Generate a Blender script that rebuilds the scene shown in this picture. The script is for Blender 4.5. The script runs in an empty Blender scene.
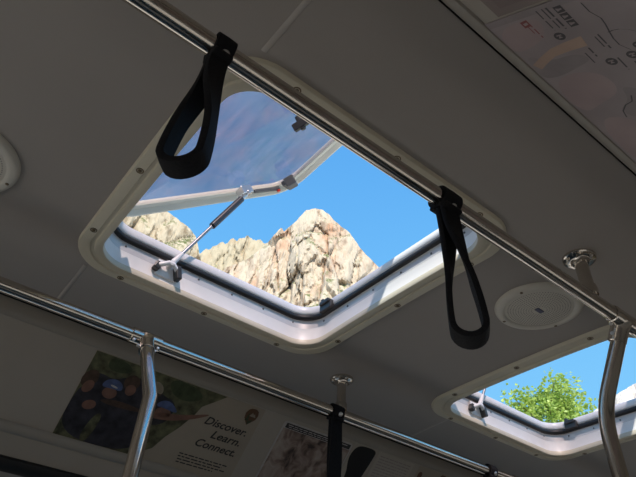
import bpy, bmesh, math, random
import numpy as np
from mathutils import Vector, Matrix, noise
R = math.radians
rnd = random.Random(7)
sc = bpy.context.scene
COL = sc.collection
EYE = 1.2            # everything below is laid out around a seated eye; the floor is at -EYE and the lot is lifted at the end
YC = 0.93            # centre line of the bus
ARCH = 0.06          # roof camber

# ------------------------------------------------------------------ materials
def nt(name):
    m = bpy.data.materials.new(name); m.use_nodes = True
    t = m.node_tree; t.nodes.clear()
    return m, t, t.nodes, t.links

def mat(name, col, rough=0.6, metal=0.0, var=0.06, scale=8.0, bump=0.0, bscale=200.0, stretch=None, spec=0.5, sheen=0.0):
    m, t, N, L = nt(name)
    out = N.new('ShaderNodeOutputMaterial'); p = N.new('ShaderNodeBsdfPrincipled')
    L.new(p.outputs[0], out.inputs[0])
    tc = N.new('ShaderNodeTexCoord'); mp = N.new('ShaderNodeMapping')
    L.new(tc.outputs['Object'], mp.inputs[0])
    if stretch: mp.inputs['Scale'].default_value = stretch
    n = N.new('ShaderNodeTexNoise'); n.inputs['Scale'].default_value = scale; n.inputs['Detail'].default_value = 5
    L.new(mp.outputs[0], n.inputs['Vector'])
    r = N.new('ShaderNodeValToRGB')
    a = [max(0, c * (1 - var)) for c in col]; b = [min(1, c * (1 + var)) for c in col]
    r.color_ramp.elements[0].position = .3; r.color_ramp.elements[1].position = .7
    r.color_ramp.elements[0].color = (*a, 1); r.color_ramp.elements[1].color = (*b, 1)
    L.new(n.outputs['Fac'], r.inputs[0]); L.new(r.outputs[0], p.inputs['Base Color'])
    p.inputs['Roughness'].default_value = rough; p.inputs['Metallic'].default_value = metal
    p.inputs['Specular IOR Level'].default_value = spec
    if sheen: p.inputs['Sheen Weight'].default_value = sheen
    if bump:
        n2 = N.new('ShaderNodeTexNoise'); n2.inputs['Scale'].default_value = bscale; n2.inputs['Detail'].default_value = 3
        L.new(mp.outputs[0], n2.inputs['Vector'])
        bp = N.new('ShaderNodeBump'); bp.inputs['Strength'].default_value = bump; bp.inputs['Distance'].default_value = .002
        L.new(n2.outputs['Fac'], bp.inputs['Height']); L.new(bp.outputs[0], p.inputs['Normal'])
    return m

M = {}
M['ceiling'] = mat('ceiling_vinyl', (.375, .34, .308), .55, var=.03, scale=3, bump=.15, bscale=350)
M['seam'] = mat('ceiling_seam_strip', (.47, .43, .39), .45, var=.03)
M['cove'] = mat('cove_panel', (.39, .35, .30), .5, var=.03, scale=4)
M['coveb'] = mat('cove_trim', (.33, .30, .26), .4, var=.03, scale=4)
M['wall'] = mat('wall_laminate', (.40, .385, .355), .6, var=.05)
M['rubber'] = mat('black_rubber', (.012, .012, .013), .5, var=.2)
M['floor'] = mat('floor_vinyl', (.10, .10, .10), .6, var=.2, scale=60)
M['ring'] = mat('hatch_ring_plastic', (.68, .625, .49), .42, var=.04, scale=6)
M['riser'] = mat('hatch_riser_white', (.92, .91, .89), .4, var=.02)
M['band'] = mat('hatch_aluminium', (.66, .64, .63), .4, .2, var=.05)
M['lip'] = mat('hatch_lip_plastic', (.90, .90, .90), .35, var=.03)
M['lidframe'] = mat('lid_frame_plastic', (.72, .70, .58), .4, var=.04)
M['dark'] = mat('dark_plastic', (.035, .033, .032), .4, var=.2)
M['grey'] = mat('grey_plastic', (.10, .10, .10), .4, var=.1)
M['steel'] = mat('zinc_fitting', (.72, .71, .70), .3, .9, var=.08)
M['rod'] = mat('strut_rod_steel', (.30, .30, .32), .35, .8)
M['strutblk'] = mat('gas_strut_black', (.06, .06, .068), .3, .3, var=.1)
M['chrome'] = mat('polished_stainless', (.66, .605, .54), .15, 1.0, var=.05, scale=14)
M['web'] = mat('black_webbing', (.013, .013, .015), .7, var=.3, scale=300, bump=.6, bscale=700, spec=.15)
M['spk'] = mat('speaker_plastic', (.66, .62, .54), .45, var=.03)
M['spkhole'] = mat('speaker_hole', (.24, .21, .18), .8, var=.1)
M['emblem'] = mat('speaker_emblem', (.10, .10, .16), .3, .4)
M['screw'] = mat('brass_screw', (.20, .15, .09), .4, .6, var=.2)
M['red'] = mat('red_tag', (.75, .06, .03), .4)
M['roof'] = mat('roof_paint', (.75, .75, .73), .4, var=.04)
# poster inks
M['tan'] = mat('poster_tan', (.36, .31, .245), .45, var=.06)
M['ink'] = mat('poster_ink', (.025, .024, .024), .5)
M['olive'] = mat('photo_foliage', (.10, .10, .052), .45, var=.75, scale=38)
M['darkcl'] = mat('photo_dark_cloth', (.030, .028, .036), .45, var=.6, scale=40)
M['skin'] = mat('photo_skin', (.20, .105, .075), .45, var=.2, scale=40)
M['blue'] = mat('photo_blue_cap', (.085, .12, .25), .45, var=.25, scale=60)
M['tanhat'] = mat('photo_straw_hat', (.30, .26, .20), .45, var=.2, scale=60)
M['hair'] = mat('photo_brown_hair', (.075, .045, .03), .45, var=.4, scale=60)
M['pale'] = mat('photo_pale', (.45, .43, .42), .45, var=.15, scale=40)
M['brown'] = mat('emblem_brown', (.13, .065, .032), .45, var=.1)
M['conifer'] = mat('emblem_green', (.05, .065, .03), .45, var=.4, scale=40)
M['paper'] = mat('poster_paper', (.44, .40, .38), .45, var=.05)
M['page'] = mat('page_paper', (.42, .38, .32), .5, var=.04)
M['mapbase'] = mat('map_paper', (.34, .285, .285), .35, var=.12, scale=9)
M['mappink'] = mat('map_pink', (.385, .295, .29), .35, var=.08, scale=12)
M['mapgrey'] = mat('map_grey', (.285, .245, .245), .35, var=.15, scale=14)
M['mapband'] = mat('map_orange_band', (.46, .32, .245), .4, var=.08, scale=20)
M['maproon'] = mat('map_red', (.25, .06, .06), .4)
M['mapink'] = mat('map_ink', (.07, .06, .065), .4)
M['brownposter'] = mat('brown_poster', (.23, .18, .165), .4, var=.08)
M['blackposter'] = mat('black_poster', (.012, .010, .010), .4, var=.2)

def rockphoto():
    m, t, N, L = nt('photo_rock'); out = N.new('ShaderNodeOutputMaterial'); p = N.new('ShaderNodeBsdfPrincipled'); L.new(p.outputs[0], out.inputs[0])
    tc = N.new('ShaderNodeTexCoord'); mp = N.new('ShaderNodeMapping'); mp.inputs['Rotation'].default_value = (0, R(35), R(20)); mp.inputs['Scale'].default_value = (1, .35, 1)
    L.new(tc.outputs['Object'], mp.inputs[0])
    n = N.new('ShaderNodeTexNoise'); n.inputs['Scale'].default_value = 24; n.inputs['Detail'].default_value = 8; n.inputs['Distortion'].default_value = .8
    L.new(mp.outputs[0], n.inputs['Vector'])
    r = N.new('ShaderNodeValToRGB'); cr = r.color_ramp
    cr.elements[0].position = .36; cr.elements[0].color = (.05, .035, .03, 1)
    cr.elements[1].position = .72; cr.elements[1].color = (.42, .36, .31, 1)
    e = cr.elements.new(.47); e.color = (.20, .14, .115, 1)
    e = cr.elements.new(.58); e.color = (.33, .26, .225, 1)
    L.new(n.outputs['Fac'], r.inputs[0]); L.new(r.outputs[0], p.inputs['Base Color']); p.inputs['Roughness'].default_value = .4
    return m
M['rockphoto'] = rockphoto()

def glass(name, tint, dust=.0, reflcol=(.6, .6, .65)):
    m, t, N, L = nt(name); out = N.new('ShaderNodeOutputMaterial')
    tr = N.new('ShaderNodeBsdfTransparent'); tr.inputs[0].default_value = (*tint, 1)
    gl = N.new('ShaderNodeBsdfGlossy'); gl.inputs['Roughness'].default_value = .03
    # reflectance of a sheet (both faces), the same seen from either side: Schlick's approximation
    lw = N.new('ShaderNodeLayerWeight'); lw.inputs[0].default_value = .5
    pw = N.new('ShaderNodeMath'); pw.operation = 'POWER'; L.new(lw.outputs['Facing'], pw.inputs[0]); pw.inputs[1].default_value = 5
    fr = N.new('ShaderNodeMath'); fr.operation = 'MULTIPLY_ADD'; fr.use_clamp = True; L.new(pw.outputs[0], fr.inputs[0]); fr.inputs[1].default_value = .92; fr.inputs[2].default_value = .075
    mx = N.new('ShaderNodeMixShader'); L.new(fr.outputs[0], mx.inputs[0]); L.new(tr.outputs[0], mx.inputs[1]); L.new(gl.outputs[0], mx.inputs[2])
    last = mx
    if dust:      # weathered acrylic: a film of dust, scuffs and drip streaks; its pink paints in the red-rock reflection
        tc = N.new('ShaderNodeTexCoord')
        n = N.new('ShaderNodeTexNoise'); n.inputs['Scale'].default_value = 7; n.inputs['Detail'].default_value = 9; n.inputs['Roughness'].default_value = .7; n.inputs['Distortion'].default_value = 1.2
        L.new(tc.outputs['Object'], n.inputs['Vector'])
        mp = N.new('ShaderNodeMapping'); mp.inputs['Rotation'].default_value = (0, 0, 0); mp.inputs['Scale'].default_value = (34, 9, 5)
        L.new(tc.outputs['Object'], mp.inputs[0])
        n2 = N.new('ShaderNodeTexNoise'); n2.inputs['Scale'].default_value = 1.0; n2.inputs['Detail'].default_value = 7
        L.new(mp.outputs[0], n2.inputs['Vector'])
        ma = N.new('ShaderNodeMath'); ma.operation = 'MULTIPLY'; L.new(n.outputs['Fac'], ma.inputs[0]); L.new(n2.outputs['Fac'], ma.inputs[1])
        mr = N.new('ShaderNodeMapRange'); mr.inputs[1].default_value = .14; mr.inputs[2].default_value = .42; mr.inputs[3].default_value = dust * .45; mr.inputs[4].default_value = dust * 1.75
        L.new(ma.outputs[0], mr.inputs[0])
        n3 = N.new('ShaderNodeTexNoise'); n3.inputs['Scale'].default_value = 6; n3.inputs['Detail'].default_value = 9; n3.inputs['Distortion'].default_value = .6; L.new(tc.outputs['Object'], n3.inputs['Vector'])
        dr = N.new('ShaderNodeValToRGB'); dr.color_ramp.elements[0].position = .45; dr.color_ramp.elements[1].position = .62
        dr.color_ramp.elements[0].color = (.44, .42, .56, 1); dr.color_ramp.elements[1].color = (*reflcol, 1); L.new(n3.outputs['Fac'], dr.inputs[0])
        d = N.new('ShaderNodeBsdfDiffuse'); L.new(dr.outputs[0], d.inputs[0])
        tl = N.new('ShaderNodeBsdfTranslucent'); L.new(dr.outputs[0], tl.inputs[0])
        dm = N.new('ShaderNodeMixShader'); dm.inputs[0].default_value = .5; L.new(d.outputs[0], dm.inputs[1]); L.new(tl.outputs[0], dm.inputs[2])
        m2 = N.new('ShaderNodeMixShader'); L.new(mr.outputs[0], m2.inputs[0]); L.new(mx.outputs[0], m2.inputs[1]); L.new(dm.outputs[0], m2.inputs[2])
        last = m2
        b = N.new('ShaderNodeBump'); b.inputs['Strength'].default_value = .12; b.inputs['Distance'].default_value = .004
        L.new(n.outputs['Fac'], b.inputs['Height']); L.new(b.outputs[0], gl.inputs['Normal'])
    L.new(last.outputs[0], out.inputs[0])
    return m
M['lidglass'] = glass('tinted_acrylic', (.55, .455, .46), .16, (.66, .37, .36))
M['winglass'] = glass('tinted_window_glass', (.93, .93, .91))
M['dimglass'] = glass('dimming_window_glass', (.42, .42, .41))  # darker tint added on the near panes to dim the ceiling there

def rock(name, base, dark, warm, green, gmin, zlow=0, k=1.0):
    m, t, N, L = nt(name); out = N.new('ShaderNodeOutputMaterial'); p = N.new('ShaderNodeBsdfPrincipled'); L.new(p.outputs[0], out.inputs[0])
    tc = N.new('ShaderNodeTexCoord'); mp = N.new('ShaderNodeMapping'); mp.inputs['Scale'].default_value = (1, 1, .28); L.new(tc.outputs['Object'], mp.inputs[0])
    def ns(sc_, det, vec=mp, rough=.65):
        n = N.new('ShaderNodeTexNoise'); n.inputs['Scale'].default_value = sc_ * k; n.inputs['Detail'].default_value = det; n.inputs['Roughness'].default_value = rough
        L.new(vec.outputs[0], n.inputs['Vector']); return n
    def mix(fac, a, b):
        x = N.new('ShaderNodeMixRGB'); L.new(fac, x.inputs[0])
        for s, v in ((1, a), (2, b)):
            if isinstance(v, tuple): x.inputs[s].default_value = (*v, 1)
            else: L.new(v, x.inputs[s])
        return x.outputs[0]
    def rng(o, a, b):
        r = N.new('ShaderNodeMapRange'); r.inputs[1].default_value = a; r.inputs[2].default_value = b; L.new(o, r.inputs[0]); return r.outputs[0]
    c = mix(rng(ns(.03, 6).outputs[0], .52, .66), base, warm)
    c = mix(rng(ns(.10, 7).outputs[0], .53, .66), c, dark)
    # scrub growing where ledges are flat enough to hold soil
    ge = N.new('ShaderNodeNewGeometry'); sx = N.new('ShaderNodeSeparateXYZ'); L.new(ge.outputs['Normal'], sx.inputs[0])
    mul = N.new('ShaderNodeMath'); mul.operation = 'MULTIPLY'
    L.new(rng(sx.outputs[2], gmin, gmin + .25), mul.inputs[0]); L.new(rng(ns(.11, 8, tc_obj(N, L, tc)).outputs[0], .48, .56), mul.inputs[1])
    c = mix(mul.outputs[0], c, green)
    if zlow:       # below the pale caprock: red beds and wooded talus
        sz = N.new('ShaderNodeSeparateXYZ'); L.new(tc.outputs['Object'], sz.inputs[0])
        ad = N.new('ShaderNodeMath'); ad.operation = 'MULTIPLY_ADD'; L.new(ns(.02, 5).outputs[0], ad.inputs[0]); ad.inputs[1].default_value = 60; L.new(sz.outputs[2], ad.inputs[2])
        low = mix(rng(ns(.03, 8, tc_obj(N, L, tc)).outputs[0], .42, .58), (.30, .13, .085), (.075, .085, .045))
        c = mix(rng(ad.outputs[0], zlow + 60, zlow), c, low)
    L.new(c, p.inputs['Base Color']); p.inputs['Roughness'].default_value = .9; p.inputs['Specular IOR Level'].default_value = .1
    b = N.new('ShaderNodeBump'); b.inputs['Strength'].default_value = .8; b.inputs['Distance'].default_value = 3.0 / k
    L.new(ns(.22, 8).outputs[0], b.inputs['Height']); L.new(b.outputs[0], p.inputs['Normal'])
    return m
def tc_obj(N, L, tc):
    mp = N.new('ShaderNodeMapping'); L.new(tc.outputs['Object'], mp.inputs[0]); return mp
M['peak'] = rock('pale_sandstone', (.57, .475, .36), (.34, .25, .18), (.55, .34, .22), (.14, .16, .06), .30, 120)
M['ridge'] = rock('scrubby_sandstone', (.50, .42, .29), (.30, .25, .17), (.44, .33, .21), (.15, .17, .065), .26)
M['cliff'] = rock('near_sandstone', (.52, .44, .32), (.27, .21, .14), (.46, .34, .22), (.12, .14, .05), .22, k=2.3)
M['white'] = rock('white_sandstone', (.68, .63, .57), (.60, .52, .45), (.70, .60, .50), (.25, .26, .14), .8)
M['ground'] = mat('dry_ground', (.60, .52, .44), .95, var=.2, scale=.2, spec=.1)

def leafmat():
    m, t, N, L = nt('tree_leaf'); out = N.new('ShaderNodeOutputMaterial')
    tc = N.new('ShaderNodeTexCoord'); n = N.new('ShaderNodeTexNoise'); n.inputs['Scale'].default_value = 3.5; n.inputs['Detail'].default_value = 6; L.new(tc.outputs['Object'], n.inputs['Vector'])
    r = N.new('ShaderNodeValToRGB'); r.color_ramp.elements[0].position = .35; r.color_ramp.elements[1].position = .65
    r.color_ramp.elements[0].color = (.27, .42, .07, 1); r.color_ramp.elements[1].color = (.52, .64, .17, 1); L.new(n.outputs['Fac'], r.inputs[0])
    p = N.new('ShaderNodeBsdfPrincipled'); p.inputs['Roughness'].default_value = .5; L.new(r.outputs[0], p.inputs['Base Color'])
    tl = N.new('ShaderNodeBsdfTranslucent'); L.new(r.outputs[0], tl.inputs[0])
    mx = N.new('ShaderNodeMixShader'); mx.inputs[0].default_value = .4; L.new(p.outputs[0], mx.inputs[1]); L.new(tl.outputs[0], mx.inputs[2]); L.new(mx.outputs[0], out.inputs[0])
    return m
M['leaf'] = leafmat()
M['bark'] = mat('tree_bark', (.16, .12, .085), .9, var=.3, scale=20)

# ------------------------------------------------------------------ geometry helpers
class MB:
    """collects verts/faces for ONE mesh object"""
    def __init__(s): s.v = []; s.f = []; s.fm = []
    def add(s, vs, fs, mi=0):
        o = len(s.v); s.v += [tuple(v) for v in vs]
        for f in fs: s.f.append(tuple(i + o for i in f)); s.fm.append(mi)
    def box(s, c, d, mtx=None, mi=0):
        vs = [Vector((x * d[0] / 2, y * d[1] / 2, z * d[2] / 2)) for x in (-1, 1) for y in (-1, 1) for z in (-1, 1)]
        if mtx is not None: vs = [mtx @ v for v in vs]
        s.add([v + Vector(c) for v in vs], [(0, 1, 3, 2), (4, 6, 7, 5), (0, 4, 5, 1), (2, 3, 7, 6), (0, 2, 6, 4), (1, 5, 7, 3)], mi)
    def tube(s, pts, r, n=16, cap=True, mi=0):
        pts = [Vector(p) for p in pts]; rs = r if isinstance(r, (list, tuple)) else [r] * len(pts)
        T = []
        for i in range(len(pts)):
            a = (pts[i] - pts[i - 1]).normalized() if i else None; b = (pts[i + 1] - pts[i]).normalized() if i < len(pts) - 1 else None
            T.append((a or b) if not (a and b) else (a + b).normalized())
        u = T[0].orthogonal().normalized(); rings = []
        for i, p in enumerate(pts):
            u = (u - T[i] * u.dot(T[i])).normalized(); w = T[i].cross(u)
            ring = [p + (u * math.cos(2 * math.pi * k / n) + w * math.sin(2 * math.pi * k / n)) * rs[i] for k in range(n)]
            if 0 < i < len(pts) - 1:       # mitre
                a = (pts[i] - pts[i - 1]).normalized(); ca = max(.5, a.dot(T[i])); ax = (a - T[i] * a.dot(T[i]))
                if ax.length > 1e-4:
                    ax.normalize(); ring = [q + ax * ((q - p).dot(ax)) * (1 / ca - 1) for q in ring]
            rings.append(ring)
        s.loft(rings, True, cap, mi)
    def loft(s, rings, closed=True, cap=False, mi=0):
        n = len(rings[0]); assert all(len(q) == n for q in rings); vs = [v for r in rings for v in r]; fs = []
        for i in range(len(rings) - 1):
            for k in range(n if closed else n - 1):
                k2 = (k + 1) % n; fs.append((i * n + k, i * n + k2, (i + 1) * n + k2, (i + 1) * n + k))
        if cap: fs.append(tuple(range(n))[::-1]); fs.append(tuple((len(rings) - 1) * n + k for k in range(n)))
        s.add(vs, fs, mi)
    def lathe(s, prof, c=(0, 0, 0), n=32, mtx=None, mi=0, cap=True):
        rings = []
        for r, z in prof:
            ring = [Vector((r * math.cos(2 * math.pi * k / n), r * math.sin(2 * math.pi * k / n), z)) for k in range(n)]
            if mtx is not None: ring = [mtx @ v for v in ring]
            rings.append([v + Vector(c) for v in ring])
        s.loft(rings, True, cap, mi)
    def poly(s, pts, mi=0): s.add(pts, [tuple(range(len(pts)))], mi)
    def build(s, name, m, parent=None, smooth=False, bevel=0, loc=None, angle=40):
        me = bpy.data.meshes.new(name); me.from_pydata(s.v, [], s.f)
        for x in (m if isinstance(m, (list, tuple)) else [m]): me.materials.append(x)
        me.polygons.foreach_set('material_index', s.fm)
        bm = bmesh.new(); bm.from_mesh(me); bmesh.ops.recalc_face_normals(bm, faces=bm.faces); bm.to_mesh(me); bm.free()
        o = bpy.data.objects.new(name, me); COL.objects.link(o)
        if loc is not None:
            o.location = loc
            if parent is None: me.transform(Matrix.Translation(-Vector(loc)))
        if parent is not None: o.parent = parent; o.location = (0, 0, 0) if loc is None else loc
        if bevel:
            b = o.modifiers.new('b', 'BEVEL'); b.width = bevel; b.segments = 2; b.limit_method = 'ANGLE'
        if smooth:
            me.polygons.foreach_set('use_smooth', [True] * len(me.polygons))
            try: me.set_sharp_from_angle(angle=R(angle))
            except Exception: pass
        return o

def tag(o, label, cat, group=None, kind=None):
    if label: o['label'] = label
    if cat: o['category'] = cat
    if group: o['group'] = group
    if kind: o['kind'] = kind
    return o
def thing(name, loc, label, cat, group=None, rot=None):
    o = bpy.data.objects.new(name, None); COL.objects.link(o); o.location = loc; o.empty_display_size = .1
    if rot is not None: o.rotation_euler = rot
    return tag(o, label, cat, group)
def struct(o): o['kind'] = 'structure'; return o
def copy_tree(o, parent=None):
    c = o.copy(); COL.objects.link(c)
    if parent is not None: c.parent = parent; c.matrix_parent_inverse = o.matrix_parent_inverse.copy()
    for ch in list(o.children): copy_tree(ch, c)
    return c
def rrect(hx, hy, r, n=10):
    pts = []
    for cx, cy, a0 in ((hx - r, hy - r, 0), (-hx + r, hy - r, 90), (-hx + r, -hy + r, 180), (hx - r, -hy + r, 270)):
        for k in range(n + 1):
            a = R(a0 + 90 * k / n); pts.append((cx + r * math.cos(a), cy + r * math.sin(a)))
    out = []
    for i, p in enumerate(pts):          # the straight runs get a fixed number of extra points so they can follow the camber
        q = pts[(i + 1) % len(pts)]; m = 12 if (i + 1) % (n + 1) == 0 else 1
        for k in range(m): out.append((p[0] + (q[0] - p[0]) * k / m, p[1] + (q[1] - p[1]) * k / m))
    return out
def ceil_z(y): return .9 - ARCH * (y - YC) ** 2

# ------------------------------------------------------------------ the bus shell
X0, X1 = -1.6, 4.6
YL, YR = YC + 1.05, YC - 1.05       # far (left) wall, near (right) wall
CE = .677                            # half width of the ceiling between the coves
H1 = (.5845, YC); H2 = (.5845 + 1.2675, YC)
HO = .36
def grid_ceiling():
    b = MB(); xs = [X0]
    for h in (H1, H2): xs += [h[0] - HO, h[0] + HO]
    xs += [X1]
    ys = sorted(set([-CE + .014, CE - .014, -HO, HO] + [round(-.65 + .05 * k, 3) for k in range(27) if abs(abs(-.65 + .05 * k) - HO) > .02]))
    for i in range(len(xs) - 1):
        for j in range(len(ys) - 1):
            ym = (ys[j] + ys[j + 1]) / 2
            if i in (1, 3) and abs(ym) < HO: continue
            c = [(x, YC + y, ceil_z(YC + y)) for x, y in ((xs[i], ys[j]), (xs[i + 1], ys[j]), (xs[i + 1], ys[j + 1]), (xs[i], ys[j + 1]))]
            b.poly(c)
    return b
g = grid_ceiling()
o = struct(g.build('ceiling', M['ceiling'], smooth=True))
# outer roof skin with its two openings
b = MB(); xs = [X0 - .05, H1[0] - .37, H1[0] + .37, H2[0] - .37, H2[0] + .37, X1 + .05]; ys = [YR - .05, YC - .75, YC - .37, YC + .37, YC + .75, YL + .05]; zs = [.70, .965, .985, .985, .965, .70]
for i in range(5):
    for j in range(5):
        if i in (1, 3) and j == 2: continue
        b.poly([(xs[i], ys[j], zs[j]), (xs[i + 1], ys[j], zs[j]), (xs[i + 1], ys[j + 1], zs[j + 1]), (xs[i], ys[j + 1], zs[j + 1])])
struct(b.build('roof', M['roof']))
b = MB(); b.box(((X0 + X1) / 2, YC, -EYE - .03), (X1 - X0, YL - YR, .06)); struct(b.build('floor', M['floor']))
# ceiling seams: thin cover strips across the bus
for i, (xa, ya, yb) in enumerate(((.246, -CE + .03, -.405), (.246, .405, CE - .03), (1.615, .408, CE - .03), (1.615, -CE + .03, -.408), (-1.05, -CE + .03, CE - .03), (2.9, -CE + .03, CE - .03))):
    b = MB(); n = 14; w = .0055
    rings = []
    for k in range(n + 1):
        y = YC + ya + (yb - ya) * k / n; z = ceil_z(y)
        rings.append([(xa - w, y, z - .0005), (xa - w * .6, y, z - .0022), (xa + w * .6, y, z - .0022), (xa + w, y, z - .0005)])
    b.loft(rings, False); struct(b.build('trim_%d' % (i + 1), M['seam'], smooth=True))

# coves: sloped panels between ceiling and side wall, with a retaining trim at top and bottom
AF, AN = R(45), R(36)
ZC = .847
def cove_pt(side, s, n=0.0):
    """s metres down the slope from the top edge, n metres proud of the panel (towards the aisle)"""
    a = AF if side > 0 else AN
    y = CE + s * math.cos(a) - n * math.sin(a); z = ZC - s * math.sin(a) - n * math.cos(a)
    return (YC + side * y, z)
def extrude_x(b, sec, mi=0, x0=X0, x1=X1, closed=False):
    b.loft([[(x0, y, z) for y, z in sec], [(x1, y, z) for y, z in sec]], closed, False, mi)
for side, nm in ((1, 'left'), (-1, 'right')):
    P = lambda s, n=0.0: cove_pt(side, s, n)
    b = MB(); extrude_x(b, [P(.012), P(.20), P(.43)]); struct(b.build('wall_%s_cove' % nm, M['cove']))
    b = MB(); zc = ceil_z(YC + CE)
    extrude_x(b, [(YC + side * (CE - .006), zc + .0005), (YC + side * (CE - .004), ZC + .004), P(.0005, .003), P(.004, .0055), P(.016, .0055), P(.021, .004), P(.0225, .0)])
    struct(b.build('trim_%d' % (7 if side > 0 else 8), M['coveb'], smooth=True, angle=50))
    b = MB(); extrude_x(b, [(YC + side * (CE - .016), zc + .002), (YC + side * (CE - .012), zc + .006), (YC + side * (CE - .004), zc + .006), (YC + side * (CE - .003), ZC + .006)])
    struct(b.build('trim_%d' % (13 if side > 0 else 14), M['rubber']))  # black strip stands in for the shadow gap between ceiling and cove
    b = MB(); extrude_x(b, [P(.301), P(.303, .006), P(.309, .011), P(.318, .013), P(.328, .010), P(.335, .004), P(.337, 0)])
    struct(b.build('trim_%d' % (9 if side > 0 else 10), M['coveb'], smooth=True, angle=60))
    b = MB(); extrude_x(b, [P(.402), P(.404, .010), P(.42, .016), P(.435, .012), P(.45, 0)])
    struct(b.build('trim_%d' % (11 if side > 0 else 12), M['rubber'], smooth=True))
    yw = YL if side > 0 else YR; yc_, zc_ = P(.43)
    # header panel from the cove to the wall, then the wall with a row of windows
    b = MB(); extrude_x(b, [(yc_, zc_), (yw, zc_ - .03)])
    wz0, wz1 = -.42, .36; pil = .08; nw = 4; L_ = (X1 - X0) / nw
    def wallbox(x0, x1, z0, z1): b.box(((x0 + x1) / 2, yw + side * .03, (z0 + z1) / 2), (x1 - x0, .06, z1 - z0))
    wallbox(X0, X1, -EYE, wz0)
    wallbox(X0, X1, wz1, zc_ + .05)
    for k in range(nw + 1):
        xc = X0 + k * L_; wallbox(max(X0, xc - pil / 2), min(X1, xc + pil / 2), wz0, wz1)
    struct(b.build('wall_%s' % nm, M['wall']))
    for k in range(nw):
        xa, xb = X0 + k * L_ + pil / 2, X0 + (k + 1) * L_ - pil / 2
        b = MB(); f = .035
        for (cx, cz, dx, dz) in (((xa + xb) / 2, wz0 + f / 2, xb - xa, f), ((xa + xb) / 2, wz1 - f / 2, xb - xa, f), (xa + f / 2, (wz0 + wz1) / 2, f, wz1 - wz0 - 2 * f), (xb - f / 2, (wz0 + wz1) / 2, f, wz1 - wz0 - 2 * f)):
            b.box((cx, yw + side * .03, cz), (dx, .045, dz))
        w = struct(b.build('window_%d' % (k + 1 + (4 if side < 0 else 0)), M['rubber'], bevel=.004))
        b = MB(); b.poly([(xa + .02, yw + side * .03, wz0 + .02), (xb - .02, yw + side * .03, wz0 + .02), (xb - .02, yw + side * .03, wz1 - .02), (xa + .02, yw + side * .03, wz1 - .02)])
        b.build('window_pane', M['winglass' if side > 0 else 'dimglass'], w)
def hole3(x, hole): return [(x, y, z) for y, z in hole]
def endwall(x, nm):
    b = MB(); out = [(YR, -EYE), (YL, -EYE)]
    up = [(YL, ZC - .33)] + [cove_pt(1, s) for s in (.43, .2, .01)] + [(YC + y, ceil_z(YC + y)) for y in (.6, .4, .2, 0, -.2, -.4, -.6)] + [cove_pt(-1, s) for s in (.01, .2, .43)] + [(YR, ZC - .33)]
    hole = [(YR + .1, -.55), (YL - .1, -.55), (YL - .1, .50), (YR + .1, .50)]      # rear window only; front is closed solid to darken that end
    if nm == 'front':
        b.poly([(x, y, z) for y, z in out + up]); struct(b.build('wall_front', M['wall'])); return
    b.poly([(x, y, z) for y, z in [(YR, -EYE), (YL, -EYE), (YL, -.55), (YR, -.55)]])
    for ya, yb in ((YR, YR + .1), (YL - .1, YL)): b.poly([(x, ya, -.55), (x, yb, -.55), (x, yb, .50), (x, ya, .50)])
    b.poly([(x, y, z) for y, z in [(YR, .50), (YL, .50)] + up[0:]])
    struct(b.build('wall_' + nm, M['wall']))
    f = MB(); c = [Vector((x, y, z)) for y, z in hole]
    for k in range(4): f.tube([c[k], c[(k + 1) % 4]], .02, 8)
    wn = struct(f.build('window_%d' % 9, M['rubber'])); g = MB(); g.poly(hole3(x, hole)); g.build('window_pane', M['winglass'], wn)
endwall(X0, 'rear'); endwall(X1, 'front')

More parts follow.
